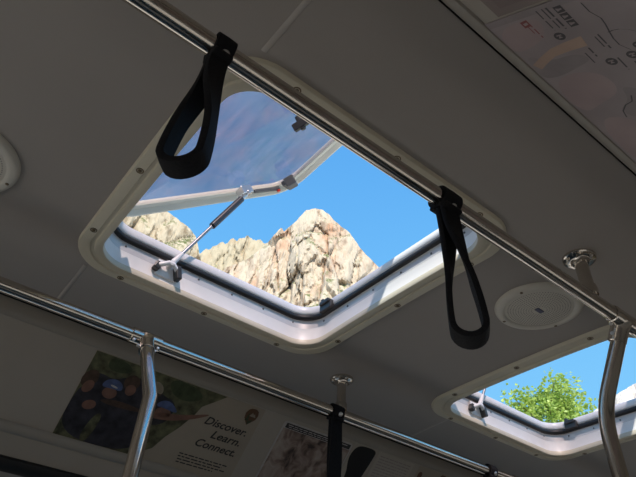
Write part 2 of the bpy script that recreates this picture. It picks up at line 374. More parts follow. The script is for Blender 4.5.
# ------------------------------------------------------------------ roof hatches
LID_A = R(40); LID_L = .735; LID_H = .355
def make_hatch():
    root = thing('roof_hatch', (H1[0], H1[1], .9), None, 'roof hatch')
    def arched(prof, hx0, hy0, r0):     # prof: (inset from the outer edge, z)
        rings = []
        for ins, z in prof:
            k = max(0, 1 - max(z, 0) / .12)
            rings.append([(x, y, z - ARCH * y * y * k) for x, y in rrect(hx0 - ins, hy0 - ins, max(.02, r0 - ins * .55))])
        return rings
    b = MB()
    b.loft(arched([(-.001, .001), (.0005, -.006), (.003, -.0095), (.008, -.0110), (.0255, -.0112), (.0275, -.0075), (.0345, -.0075), (.037, -.0120), (.041, -.0135), (.0505, -.0135), (.0545, -.0125), (.0552, -.0105), (.0548, -.002), (.0535, .004)], .394, .399, .105))
    ring = b.build('trim_ring', M['ring'], root, smooth=True, angle=28)
    for s in range(4):                   # three recessed screws along each side
        for t in (-.25, 0, .25):
            x, y = ((t, .383), (t, -.383), (.378, t), (-.378, t))[s]
            z = -.0115 - ARCH * y * y
            p = MB(); p.lathe([(.0085, .0015), (.0085, -.0003), (.0062, -.0006), (.0058, .0012)], (x, y, z), 16, cap=False); p.lathe([(.0042, .0), (.0042, -.0010), (.0026, -.0018)], (x, y, z), 12)
            p.build('screw', M['screw'], ring, smooth=True)
    b = MB(); b.loft(arched([(.0535, -.006), (.0510, .010), (.0495, .040), (.0500, .0425)], .394, .399, .105))
    b.build('riser', M['riser'], root, smooth=True)
    b = MB(); b.loft(arched([(.0500, .0425), (.0478, .0432), (.0478, .068), (.050, .070)], .394, .399, .105))
    band = b.build('flashing_band', M['band'], root, smooth=True)
    for t in (-.27, -.16, -.05, .06, .17, .28):
        for (x, y, ax) in ((t, .3505, 'y'), (t, -.3505, 'y'), (.3455, t, 'x'), (-.3455, t, 'x')):
            sg = -1 if (y if ax == 'y' else x) > 0 else 1
            mt = Matrix.Rotation(R(90) * (-sg), 3, 'X') if ax == 'y' else Matrix.Rotation(R(90) * sg, 3, 'Y')
            p = MB(); p.lathe([(.003, -.002), (.003, .001), (.0015, .002)], (x, y, .056), 10, mt)
            p.build('rivet', M['grey'], band, smooth=True)
    b = MB(); b.loft(arched([(.050, .069), (.056, .070), (.0595, .074), (.0595, .081), (.056, .0855), (.050, .087)], .394, .399, .105))
    b.build('rubber_seal', M['rubber'], root, smooth=True, angle=60)
    b = MB(); b.loft(arched([(.050, .0865), (.054, .0875), (.0575, .091), (.0575, .110), (.0535, .115), (.046, .1175), (.020, .1175), (.010, .112), (.006, .10), (-.004, .060), (-.05, .055)], .394, .399, .105))
    b.build('curb', M['lip'], root, smooth=True, angle=60)
    # ---- lid, hinged along its rear edge and propped open on two gas struts
    Lm = Matrix.Translation((-.354, 0, .120)) @ Matrix.Rotation(-LID_A, 4, 'Y')
    b = MB(); cx = LID_L / 2
    def lr(ins, z, hx=LID_L / 2, hy=LID_H, r=.092): return [Lm @ Vector((cx + x, y, z)) for x, y in rrect(hx - ins, hy - ins, max(.03, r - ins * .6))]
    b.loft([lr(.027, .004), lr(.027, -.001), lr(.024, -.003), lr(.014, -.004), (lr(.010, -.012)), lr(.007, -.019), lr(.002, -.020), lr(-.002, -.015), lr(-.002, .006), lr(.004, .014), lr(.02, .017), lr(.026, .013), lr(.027, .006), lr(.027, .004)])
    lid = b.build('lid', M['lidframe'], root, smooth=True, angle=50)
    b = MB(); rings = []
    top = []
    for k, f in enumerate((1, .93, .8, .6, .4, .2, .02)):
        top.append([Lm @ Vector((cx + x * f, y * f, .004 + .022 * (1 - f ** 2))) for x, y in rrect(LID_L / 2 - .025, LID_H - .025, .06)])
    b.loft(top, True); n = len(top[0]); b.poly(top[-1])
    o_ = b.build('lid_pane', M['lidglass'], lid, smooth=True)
    def lbox(bb, c, d, rz=0): 
        bb.box(Lm @ Vector(c), d, (Lm.to_3x3() @ Matrix.Rotation(R(rz), 3, 'Z')))
    for y in (-.22, .22):
        b = MB(); lbox(b, (.018, y, -.008), (.05, .07, .006)); b.tube([Lm @ Vector((-.008, y - .04, -.004)), Lm @ Vector((-.008, y + .04, -.004))], .007, 12)
        b.build('hinge', M['steel'], lid, bevel=.001)
    for sg in (1, -1):
        b = MB(); lbox(b, (.668, sg * .275, -.020), (.052, .036, .034), 38 * sg); lbox(b, (.682, sg * .306, -.012), (.075, .020, .018), 30 * sg)
        lbox(b, (.60, sg * .327, -.010), (.13, .012, .012), 3 * sg)
        k = b.build('latch_keeper', M['grey'], lid, bevel=.004)
        b = MB(); lbox(b, (.652, sg * .327, -.019), (.010, .008, .006)); b.build('red_marker', M['red'], k)
    b = MB(); lbox(b, (.437, -.043, -.006), (.018, .05, .022), 25); b.tube([Lm @ Vector((.437, -.043, .02)), Lm @ Vector((.437, -.043, -.024))], .008, 10)
    b.build('pull_knob', M['dark'], lid, bevel=.003)
    # ---- struts, one on each side
    for sg in (1, -1):
        lo = Vector((-.147, sg * .325, .046)); hi = Lm @ Vector((.468, sg * .298, -.030)); d = (hi - lo).normalized()
        b = MB(); b.tube([lo + d * .195, lo + d * .198, hi - d * .03, hi - d * .027], [.007, .0105, .0105, .006], 16)
        st = b.build('gas_strut', M['strutblk'], root, smooth=True)
        b = MB(); b.tube([lo + d * .03, lo + d * .20], .005, 12); b.build('strut_rod', M['rod'], st, smooth=True)
        b = MB(); b.tube([lo - d * .004, lo + d * .012, lo + d * .036, lo + d * .05], [.007, .0085, .0065, .005], 12); b.tube([lo + Vector((0, sg * .022, 0)), lo - Vector((0, sg * .008, 0))], .008, 12)
        b.build('strut_eye', M['lip'], st, smooth=True)
        b = MB(); b.tube([hi - d * .035, hi], [.0065, .008], 12); lbox(b, (.468, sg * .298, -.018), (.044, .034, .026)); b.tube([hi + Vector((0, .02, 0)), hi - Vector((0, .02, 0))], .0065, 12)
        b.build('strut_lid_bracket', M['steel'], st, bevel=.002)
        b = MB(); b.box((lo.x, sg * .345, .034), (.062, .006, .050)); b.build('strut_base_plate', M['lip'], st, bevel=.002)
        for dx, dy, dz, d3, ry in ((-.032, .338, .030, (.018, .020, .024), 20), (.026, .334, .030, (.016, .026, .040), -15)):
            b = MB(); b.box((lo.x + dx, sg * dy, dz), d3, Matrix.Rotation(R(ry), 3, 'Y')); b.build('strut_clip', M['dark'], st, bevel=.003)
        b = MB(); b.tube([(lo.x - .03, sg * .332, .032), (lo.x - .008, sg * .322, .044), (lo.x + .006, sg * .322, .044), (lo.x + .024, sg * .330, .034)], .0065, 10)
        b.build('strut_yoke', M['lip'], st, smooth=True)
    for sg in (1, -1):
        b = MB(); b.box((.335, sg * .252, .088), (.022, .052, .030)); b.box((.326, sg * .252, .100), (.016, .042, .014)); b.box((.334, sg * .268, .111), (.02, .012, .018))
        b.build('latch_block', M['dark'], root, bevel=.003)
    return root
h1 = make_hatch()
h1['group'] = 'open roof hatches'
h1['label'] = 'large open roof hatch with tinted lid propped up on gas strut, framing rock peak'
h2 = copy_tree(h1); h2.location = (H2[0], H2[1], .9)
h2['label'] = 'open roof hatch by the bent dark pole, with blue sky and green tree through it'

# ------------------------------------------------------------------ handrails, poles
RY = {'near': YC - .434, 'far': YC + .434}; RZ = .7685; RR = .0168
def rail(side, posts, label, tees):
    y = RY[side]; root = thing('handrail', (0, y, RZ), label, 'handrail', 'ceiling handrails')
    b = MB(); b.tube([(X0 + .001, 0, 0), (X1 - .001, 0, 0)], RR, 24); b.build('rail_tube', M['chrome'], root, smooth=True)
    zc = ceil_z(y) - RZ
    for x in posts:
        b = MB(); b.tube([(x, 0, RR * .55), (x, 0, zc - .004)], .0150, 20); b.lathe([(.0185, -.012), (.0195, 0), (.018, .012)], (x, 0, RR + .008), 20)
        p = b.build('ceiling_post', M['chrome'], root, smooth=True)
        b = MB(); b.lathe([(.0165, zc - .018), (.0185, zc - .018), (.0205, zc - .010), (.0225, zc - .0085), (.0355, zc - .0075), (.038, zc - .005), (.0385, zc + .002)], (x, 0, 0), 32)
        for k in range(3):
            a = k * 2.094 + .5; b.lathe([(.0045, zc - .005), (.0045, zc - .0105), (.002, zc - .0125)], (x + .0285 * math.cos(a), .0285 * math.sin(a), 0), 12)
        b.build('flange', M['chrome'], p, smooth=True)
    return root
rail('near', [-.75, 1.136], 'polished steel handrail overhead, crossing in front of the big hatch', [1.2574])
rail('far', [-.45, 1.133, 3.0], 'polished steel handrail along the far side, under the row of posters', [.4597])

def pole(side, x, pts, label, bend):
    y = RY[side]; sg = -1 if side == 'far' else 1
    root = thing('grab_pole', (x, y + sg * pts[-1][0], -EYE), label, 'pole', 'bent grab poles')
    inv = -Vector(root.location)
    P = [Vector((x, y + sg * a, z)) + inv for a, z in pts]
    b = MB(); b.tube(P, RR, 24); b.build('pole_tube', M['chrome'], root, smooth=True, angle=35)
    c = Vector((x, y, RZ)) + inv
    b = MB(); b.tube([c + Vector((-.043, 0, 0)), c + Vector((-.041, 0, 0)), c + Vector((.041, 0, 0)), c + Vector((.043, 0, 0))], [.0175, .0205, .0205, .0175], 24)
    d = (P[1] - P[0]).normalized()
    b.tube([c + d * .004, c + d * .014, c + d * .024, c + d * .054, c + d * .056], [.024, .0215, .0205, .0205, .017], 24)
    tee = b.build('tee_fitting', M['chrome'], root, smooth=True, angle=50)
    for s in (-1, 1):
        b = MB(); b.lathe([(.0045, 0), (.0045, .004), (.002, .006)], c + Vector((s * .034, sg * .012, -.0165)), 10, Matrix.Rotation(R(180), 3, 'X'))
        b.tube([c + d * .042 + Vector((s * .016, 0, 0)), c + d * .042 + Vector((s * .026, 0, 0))], .0045, 10)
        b.build('set_screw', M['steel'], tee, smooth=True)
    b = MB(); e = P[-1]; b.lathe([(.04, 0), (.04, .004), (.022, .012), (.018, .02)], e, 24); b.build('floor_flange', M['chrome'], root, smooth=True)
    return root
pole('far', .4597, [(.012, RZ - .018), (.134, .560), (.124, .10), (.12, -EYE)], 'shiny bent steel pole hanging from far handrail in front of the people poster', 1)
def arcpts(a, bpt, c, r, n=8):
    a, bpt, c = (Vector((*q, 0)) for q in (a, bpt, c)); u = (a - bpt).normalized(); v = (c - bpt).normalized(); out = []
    for k in range(n + 1):
        t = k / n; p = (1 - t) ** 2 * (bpt + u * r) + 2 * t * (1 - t) * bpt + t * t * (bpt + v * r); out.append((p.x, p.y))
    return out
pole('near', 1.2574, [(.006, RZ - .018)] + arcpts((.006, RZ - .018), (.103, .572), (.106, .30), .06) + [(.106, -EYE)], 'dark bent steel pole hanging from near handrail in front of the second hatch', 1)
pole('far', 2.035, [(.012, RZ - .018), (.134, .560), (.124, .10), (.12, -EYE)], 'bent steel pole whose shiny fitting shows at the bottom edge beyond the last strap', 1)

# ------------------------------------------------------------------ hanging straps
def strap(x, side, bottom, twist, halfw, width, label, neck=.035, lean=(0, 0)):
    y = RY[side]
    root = thing('grab_strap', (x, y, RZ), label, 'hanging strap', 'black hanging straps')
    th = .0055
    # wrap round the rail
    b = MB(); r1, r2 = RR + .0012, RR + .0072; hw = width / 2
    b.lathe([(r1, -hw), (r2, -hw * .97), (r2 + .0006, 0), (r2, hw * .97), (r1, hw), (r1, -hw)], (0, 0, 0), 28, Matrix.Rotation(R(90), 3, 'Y'), cap=False)
    # folded tail of the wrap, standing off the rail
    wrap = b.build('wrap', M['web'], root, smooth=True)
    tz = RR + .004
    b = MB(); b.box((0, .012, -tz * .55 - .004), (width * 1.02, .016, .018), Matrix.Rotation(R(30), 3, 'X')); b.box((0, -.010, -tz * .75 - .006), (width * 1.0, .016, .02), Matrix.Rotation(R(-25), 3, 'X'))
    b.build('folded_tail', M['web'], wrap, bevel=.003)
    # loop: a flat band sweeping down one limb, round the bottom and up the other
    L = RZ - bottom; top = RR; path = []
    zb = -L + halfw * .95
    n = 22
    def limb(t):    # t 0 at the neck .. 1 where the bottom curve begins
        z = -top - (L - top - halfw * .95) * t
        tn = neck / L
        f = 0 if t < tn else (t - tn) / (1 - tn)
        u = .006 + (halfw - .006) * (f * f * (3 - 2 * f)) ** .85
        return u, z
    for k in range(n + 1): u, z = limb(k / n); path.append((u, z))
    for k in range(1, 12): a = math.pi * k / 12; path.append((halfw * math.cos(a), zb - halfw * .95 * math.sin(a)))
    for k in range(n, -1, -1): u, z = limb(k / n); path.append((-u, z))
    rings = []
    for i, (u, z) in enumerate(path):
        f = min(1, max(0, (-z - top - .02) / (L * .55))); f = f * f * (3 - 2 * f); a = twist * f
        ud = Vector((math.sin(a), -math.cos(a), 0)); wd = Vector((math.cos(a), math.sin(a), 0))
        p0 = path[max(0, i - 1)]; p1 = path[min(len(path) - 1, i + 1)]
        t = (ud * (p1[0] - p0[0]) + Vector((0, 0, p1[1] - p0[1]))).normalized(); nrm = t.cross(wd).normalized()
        k = -z / L
        c = ud * u + Vector((lean[0] * k, lean[1] * k, z)); h = th
        w = width * .5
        ring = [c + wd * (w * cx) + nrm * (h * cy) for cx, cy in ((-1, -.35), (-.93, -.9), (0, -1), (.93, -.9), (1, -.35), (1, .35), (.93, .9), (0, 1), (-.93, .9), (-1, .35))]
        rings.append(ring)
    b = MB(); b.loft(rings, True, True); b.build('loop', M['web'], root, smooth=True, angle=55)
    # rivet
    fc = Vector((0, -y, -RZ)).normalized()      # the press stud sits on the inner, lower face of the wrap
    b = MB(); b.lathe([(.0075, -.002), (.0075, .001), (.0055, .003), (.001, .0038)], fc * (RR + .0078) + Vector((.003, 0, 0)), 16, Vector((0, 0, 1)).rotation_difference(fc).to_matrix())
    b.build('snap_rivet', M['steel'], root, smooth=True)
    return root
strap(.1635, 'near', .508, R(46), .025, .031, 'black webbing strap on near rail, hanging over the tinted lid', lean=(-.012, .0))
strap(.6543, 'near', .480, R(40), .026, .044, 'black webbing strap on near rail, beside the ceiling speaker and post', lean=(.02, -.002))
strap(1.1115, 'far', .40, R(-40), .02, .040, 'black webbing strap on far rail in front of rock poster')
strap(1.858, 'far', .48, R(40), .028, .036, 'black webbing strap on far rail at bottom edge, below second hatch')

# ------------------------------------------------------------------ ceiling speakers
def speaker(x, y, label):
    slope = -2 * ARCH * (y - YC)
    root = thing('ceiling_speaker', (x, y, ceil_z(y)), label, 'ceiling speaker', 'round ceiling speakers', rot=(math.atan(slope), 0, 0))
    b = MB(); b.lathe([(.1135, .002), (.1135, -.004), (.111, -.009), (.105, -.0125), (.096, -.0135), (.092, -.0125), (.088, -.010)], (0, 0, 0), 64, cap=False)
    b.build('rim', M['spk'], root, smooth=True, angle=60)
    b = MB(); b.lathe([(.0885, -.009), (.086, -.0085), (.060, -.0115), (.030, -.0132), (.002, -.0138)], (0, 0, 0), 64)
    g = b.build('grille', M['spk'], root, smooth=True)
    # perforations: rings of small holes
    b = MB()
    for k, r in enumerate(np.arange(.020, .080, .0066)):
        nn = int(2 * math.pi * r / .0068); zz = -.0142 + .0033 * (r / .06) ** 2 * .75
        for q in range(nn):
            a = 2 * math.pi * q / nn; c = Vector((r * math.cos(a), r * math.sin(a), zz))
            b.poly([c + Vector((.0017 * math.cos(t * math.pi / 3), .0017 * math.sin(t * math.pi / 3), 0)) for t in range(6)])
    h = b.build('perforations', M['spkhole'], g)
    b = MB(); b.box((0, 0, -.0150), (.026, .013, .003)); b.build('emblem', M['emblem'], g, bevel=.003)
    for k in range(4):
        a = R(10 + 90 * k); p = MB(); p.lathe([(.004, -.0115), (.004, -.0138), (.002, -.0150)], (.1005 * math.cos(a), .1005 * math.sin(a), 0), 12); p.build('screw', M['screw'], root, smooth=True)
    return root
speaker(1.247, .687, 'round cream ceiling speaker between the two hatches, beside the post')
speaker(-.100, 1.140, 'round cream ceiling speaker cut off at the left edge of the photo')

# ------------------------------------------------------------------ posters in the coves
def poster(name, side, x0, x1, s0, s1, m, label, group=None, thick=.0012, corner=.0):
    """a thin sheet lying on the cove; returns (root, place) where place(x, s, lift) gives root-local coordinates"""
    y, z = cove_pt(side, s0, .0006)
    root = thing(name, (x0, y, z), label, 'poster', group)
    def place(x, s, lift=0.0):
        yy, zz = cove_pt(side, s, .0006 + thick + lift); return Vector((x - x0, yy - y, zz - z))
    b = MB()
    if corner: out = [(x0 + (x1 - x0) / 2 + px, (s0 + s1) / 2 + py) for px, py in rrect((x1 - x0) / 2, (s1 - s0) / 2, corner, 6)]
    else: out = [(x0, s0), (x1, s0), (x1, s1), (x0, s1)]
    b.loft([[place(px, ps, -thick) for px, ps in out], [place(px, ps, 0) for px, ps in out]], True, True)
    b.build('sheet', m, root)
    return root, place
def blob(place, pts, lift, n=4):
    """smooth closed outline through pts (Chaikin)"""
    for _ in range(n - 1):
        q = []
        for i in range(len(pts)):
            a, c = pts[i], pts[(i + 1) % len(pts)]
            q += [(.75 * a[0] + .25 * c[0], .75 * a[1] + .25 * c[1]), (.25 * a[0] + .75 * c[0], .25 * a[1] + .75 * c[1])]
        pts = q
    return [place(x, s, lift) for x, s in pts]
def ell(place, cx, cs, rx, rs, lift, rot=0, n=18):
    return [place(cx + rx * math.cos(t) * math.cos(rot) - rs * math.sin(t) * math.sin(rot), cs + rx * math.cos(t) * math.sin(rot) + rs * math.sin(t) * math.cos(rot), lift) for t in [2 * math.pi * k / n for k in range(n)]]
def lettering(name, txt, side, place, x, s, size, m, parent, shear=0.0, width=None, lift=.0003, bold=0.0, flip=1):
    cu = bpy.data.curves.new('t', 'FONT'); cu.body = txt; cu.size = size; cu.shear = shear; cu.extrude = .0001; cu.offset = bold; cu.resolution_u = 3
    to = bpy.data.objects.new('t', cu); COL.objects.link(to); bpy.context.view_layer.update()
    me = bpy.data.meshes.new_from_object(to.evaluated_get(bpy.context.evaluated_depsgraph_get())); bpy.data.objects.remove(to)
    xs = [v.co.x for v in me.vertices]; sx = (width / (max(xs) - min(xs))) if width else 1; xm = min(xs)
    for v in me.vertices:
        px, py, pz = v.co; v.co = place(x + flip * (px - xm) * sx, s - flip * py, lift + pz)
    me.materials.clear(); me.materials.append(m)
    o = bpy.data.objects.new(name, me); COL.objects.link(o); o.parent = parent
    return o
def bars(place, rows, lift=.0003, mi=0):
    b = MB()
    for x0, x1, s, h in rows:
        x = x0
        while x < x1:
            w = min(rnd.uniform(.008, .028), x1 - x)
            b.poly([place(x, s, lift), place(x + w, s, lift), place(x + w, s + h, lift), place(x, s + h, lift)]); x += w + .004
    return b

# people poster
root, pl = poster('people_poster', 1, .4145, 1.017, .026, .302, M['tan'], 'wide tan poster with people photo and the words Discover. Learn. Connect.', 'posters in the far cove')
b = MB(); l1, l2, l3, l4 = .0002, .0004, .0006, .0008
mats = [M['olive'], M['darkcl'], M['skin'], M['blue'], M['tanhat'], M['hair'], M['pale'], M['conifer']]
b.poly([pl(x, s, .0001) for x, s in ((.4155, .027), (.865, .027), (.84, .05), (.80, .085), (.79, .12), (.765, .17), (.735, .215), (.715, .26), (.66, .30), (.4155, .301))], 0)
b.poly(blob(pl, [(.4155, .15), (.44, .135), (.47, .17), (.52, .155), (.60, .16), (.65, .15), (.665, .20), (.66, .30), (.4155, .301)], l1), 1)
b.poly(blob(pl, [(.42, .10), (.46, .085), (.50, .095), (.54, .07), (.60, .06), (.66, .09), (.72, .10), (.72, .17), (.66, .20), (.50, .19), (.43, .16)], .00015), 1)
b.poly(blob(pl, [(.66, .030), (.75, .030), (.80, .06), (.74, .09), (.68, .075)], l1), 7)
b.poly(blob(pl, [(.46, .030), (.52, .030), (.55, .06), (.47, .075)], l1), 7)
b.poly(ell(pl, .436, .112, .022, .030, l2, .3), 5); b.poly(ell(pl, .441, .136, .015, .021, l3, .3), 2)
b.poly(blob(pl, [(.475, .125), (.480, .100), (.510, .088), (.535, .100), (.540, .122), (.510, .120)], l3), 3); b.poly(ell(pl, .512, .113, .012, .003, l4, .15), 6)
b.poly(ell(pl, .508, .136, .022, .018, l2), 2)
b.poly(ell(pl, .556, .085, .024, .025, l2), 5); b.poly(ell(pl, .562, .108, .016, .018, l3), 2)
b.poly(ell(pl, .628, .088, .030, .018, l2), 5); b.poly(blob(pl, [(.600, .090), (.610, .062), (.632, .052), (.655, .066), (.660, .092), (.630, .086)], l3), 4); b.poly(ell(pl, .628, .102, .020, .014, l3), 2)
b.poly(blob(pl, [(.655, .128), (.668, .106), (.695, .100), (.722, .116), (.735, .132), (.69, .128)], l3), 3); b.poly(ell(pl, .690, .142, .026, .016, l2), 2)
b.poly(blob(pl, [(.64, .150), (.70, .142), (.77, .126), (.835, .100), (.838, .106), (.78, .140), (.71, .165), (.65, .170)], l2), 2)
b.poly(ell(pl, .470, .188, .020, .015, l3, -.4), 2); b.poly(blob(pl, [(.485, .165), (.53, .150), (.60, .152), (.64, .160), (.60, .168), (.52, .172)], l2), 5)
b.poly(blob(pl, [(.49, .25), (.505, .20), (.525, .21), (.515, .30), (.49, .30)], l2), 0)
b.build('people_photo', mats, root)
for t, x, s, w in (('Discover.', .833, .1335, .160), ('Learn.', .877, .1725, .112), ('Connect.', .840, .2115, .150)):
    lettering('headline', t, 1, pl, x, s, .038, M['ink'], root, shear=.28, width=w, bold=.0006)
bars(pl, [(.806, .985, .2475, .004), (.806, .97, .2575, .004), (.808, .985, .2675, .004), (.808, .945, .2775, .004)]).build('fine_print', M['ink'], root)
b = MB()
b.poly(blob(pl, [(.959, .041), (.968, .035), (.985, .033), (.996, .039), (1.001, .053), (.998, .069), (.988, .080), (.975, .094), (.966, .084), (.956, .072), (.953, .055)], .0004, 1), 0)
b.poly([pl(x, s, .0006) for x, s in ((.970, .062), (.978, .048), (.983, .054), (.988, .051), (.994, .062))], 1)
b.poly([pl(x, s, .0007) for x, s in ((.960, .080), (.967, .048), (.974, .080))], 2)
b.poly([pl(x, s, .0006) for x, s in ((.970, .082), (.990, .070), (.984, .084), (.976, .093))], 2)
b.build('arrowhead_emblem', [M['brown'], M['tanhat'], M['conifer']], root)

# rock poster
root, pl = poster('rock_poster', 1, 1.106, 1.418, .034, .300, M['pale'], 'poster of brown and pink rock with a dark caption strip along its top', 'posters in the far cove', corner=.012)
b = MB(); b.poly([pl(x, s, .0003) for x, s in ((1.112, .060), (1.414, .060), (1.414, .296), (1.112, .296))]); b.build('rock_photo', M['rockphoto'], root)
b = MB(); b.poly([pl(x, s, .0003) for x, s in ((1.118, .040), (1.410, .040), (1.410, .058), (1.116, .058))]); cs = b.build('caption_strip', M['ink'], root)
bars(pl, [(1.126, 1.40, .0445, .003), (1.13, 1.36, .0515, .0025)], .0005).build('caption_marks', M['pale'], cs)
# black poster
root, pl = poster('black_poster', 1, 1.424, 1.534, .026, .295, M['page'], 'mostly black poster between rock poster and pale text page', 'posters in the far cove')
b = MB(); b.poly(blob(pl, [(1.4255, .075), (1.435, .040), (1.462, .027), (1.533, .027), (1.533, .060), (1.524, .14), (1.515, .20), (1.50, .29), (1.45, .29), (1.452, .15), (1.432, .105)], .0003, 3)); b.build('black_figure', M['blackposter'], root)
# text page
root, pl = poster('text_page', 1, 1.545, 1.735, .027, .295, M['page'], 'pale page of small print just right of the black poster', 'posters in the far cove')
bars(pl, [(1.56, 1.72, .040 + .0115 * k, .0035) for k in range(21)]).build('fine_print', M['mapgrey'], root)
root, pl = poster('emblem_notice', 1, 1.765, 1.99, .024, .29, M['tan'], 'tan notice with small dark emblem, farthest along the cove', 'posters in the far cove')
b = MB(); b.poly(blob(pl, [(1.775, .050), (1.79, .045), (1.80, .062), (1.786, .082), (1.774, .07)], .0003, 3)); b.poly(blob(pl, [(1.89, .030), (1.925, .030), (1.925, .055), (1.895, .055)], .0003, 2)); b.build('emblem', M['brown'], root)
bars(pl, [(1.82, 1.96, .075 + .02 * k, .005) for k in range(8)]).build('fine_print', M['ink'], root)

# near side: brown poster, then the big map
root, pl = poster('brown_poster', -1, -.30, .4575, .0545, .300, M['brownposter'], 'plain dark brown poster left of the map, near cove', 'posters in the near cove')
b = MB(); b.poly([pl(x, s, .0003) for x, s in ((-.28, .07), (.444, .07), (.444, .29), (-.28, .29))]); b.build('printed_panel', mat('brown_print', (.205, .155, .145), .4, var=.1), root)
root, pl = poster('map_poster', -1, .4625, 1.45, .0165, .300, M['mapbase'], 'large grey and pink map with orange band and dark square icons, upper right corner', 'posters in the near cove')
b = MB()
b.poly([pl(x, s, .0001) for x, s in ((.463, .0175), (.475, .0175), (.475, .298), (.463, .298))], 1)
b.poly(blob(pl, [(.478, .05), (.50, .022), (.54, .022), (.535, .06), (.52, .095), (.48, .11)], .0001), 0)
b.poly(blob(pl, [(.615, .045), (.66, .022), (.72, .03), (.70, .07), (.678, .118), (.635, .122), (.612, .095)], .0001), 0)
b.poly(blob(pl, [(.73, .05), (.80, .025), (.90, .03), (.86, .09), (.76, .11)], .0001), 0)
b.poly(blob(pl, [(.545, .03), (.61, .02), (.615, .05), (.60, .10), (.59, .125), (.57, .11), (.575, .06)], .0001), 1)
b.poly(blob(pl, [(.66, .125), (.70, .12), (.725, .088), (.75, .10), (.75, .14), (.69, .16)], .0001), 1)
b.build('map_regions', [M['mappink'], M['mapgrey']], root)
b = MB(); b.loft([[pl(*p, .0003) for p in ((.588, .036), (.578, .053), (.5665, .0765), (.563, .105), (.5615, .136))], [pl(*p, .0003) for p in ((.5735, .029), (.561, .052), (.5485, .080), (.543, .108), (.5395, .139))]], False); b.build('orange_band', M['mapband'], root)
for k in range(3):
    x = .4735 + k * .0155; b = MB(); b.poly([pl(x, .1385, .0003), pl(x + .0135, .1385, .0003), pl(x + .0135, .151, .0003), pl(x, .151, .0003)])
    ic = b.build('square_icon', M['mapink'], root); x += .0068
    b = MB(); b.poly([pl(x - .0035, .1405, .0005), pl(x + .0035, .1405, .0005), pl(x + .0016, .1455, .0005), pl(x + .0014, .1485, .0005), pl(x - .0014, .1485, .0005), pl(x - .0016, .1455, .0005)]); b.build('icon_symbol', M['mapbase'], ic)
for cx, cs, r in ((.5288, .1116, .0085), (.6054, .1466, .0085), (.6008, .1812, .0085), (.584, .1985, .007)):
    b = MB(); b.poly(ell(pl, cx, cs, r, r, .0003)); ic = b.build('round_icon', M['mapink'], root)
    b = MB(); b.poly([pl(cx + u * r, cs + v * r, .0005) for u, v in ((-.4, -.5), (-.12, -.5), (-.12, -.05), (.45, -.4), (.45, .4), (-.12, .05), (-.12, .5), (-.4, .5))]); b.build('icon_symbol', M['mapbase'], ic)
b = MB(); b.poly([pl(x, s, .0003) for x, s in ((.481, .076), (.4945, .076), (.4935, .0885), (.4795, .0885))]); rs = b.build('red_square', M['maproon'], root)
b = MB(); b.poly([pl(x, s, .0005) for x, s in ((.485, .079), (.490, .079), (.489, .086), (.484, .086))]); b.build('square_symbol', M['mappink'], rs)
for rows in ([(.470, .518, .1285, .003), (.470, .515, .122, .002), (.470, .515, .1125, .002)], [(.545, .578, .161, .0025), (.548, .572, .155, .002)], [(.566, .588, .133, .0025), (.575, .60, .122, .002)], [(.60, .63, .158, .0025), (.615, .65, .175, .0025)]):
    bars(pl, rows).build('fine_print', M['mapink'], root)
for pts in ([(.481, .177), (.50, .1772), (.517, .1835), (.530, .182), (.545, .1785), (.560, .1755), (.575, .1757), (.59, .184)], [(.5459, .176), (.5445, .184), (.5455, .192), (.55, .202), (.5585, .21)], [(.69, .127), (.705, .120), (.712, .105), (.727, .092), (.745, .088)]):
    c = MB(); c.loft([[pl(x, s, .0003) for x, s in pts], [pl(x + .0012, s + .0018, .0003) for x, s in pts]], False)
    c.build('map_route', M['mapink'], root)
bars(pl, [(.487, .522, .0865, .002), (.488, .51, .081, .0015)]).build('red_print', M['maproon'], root)

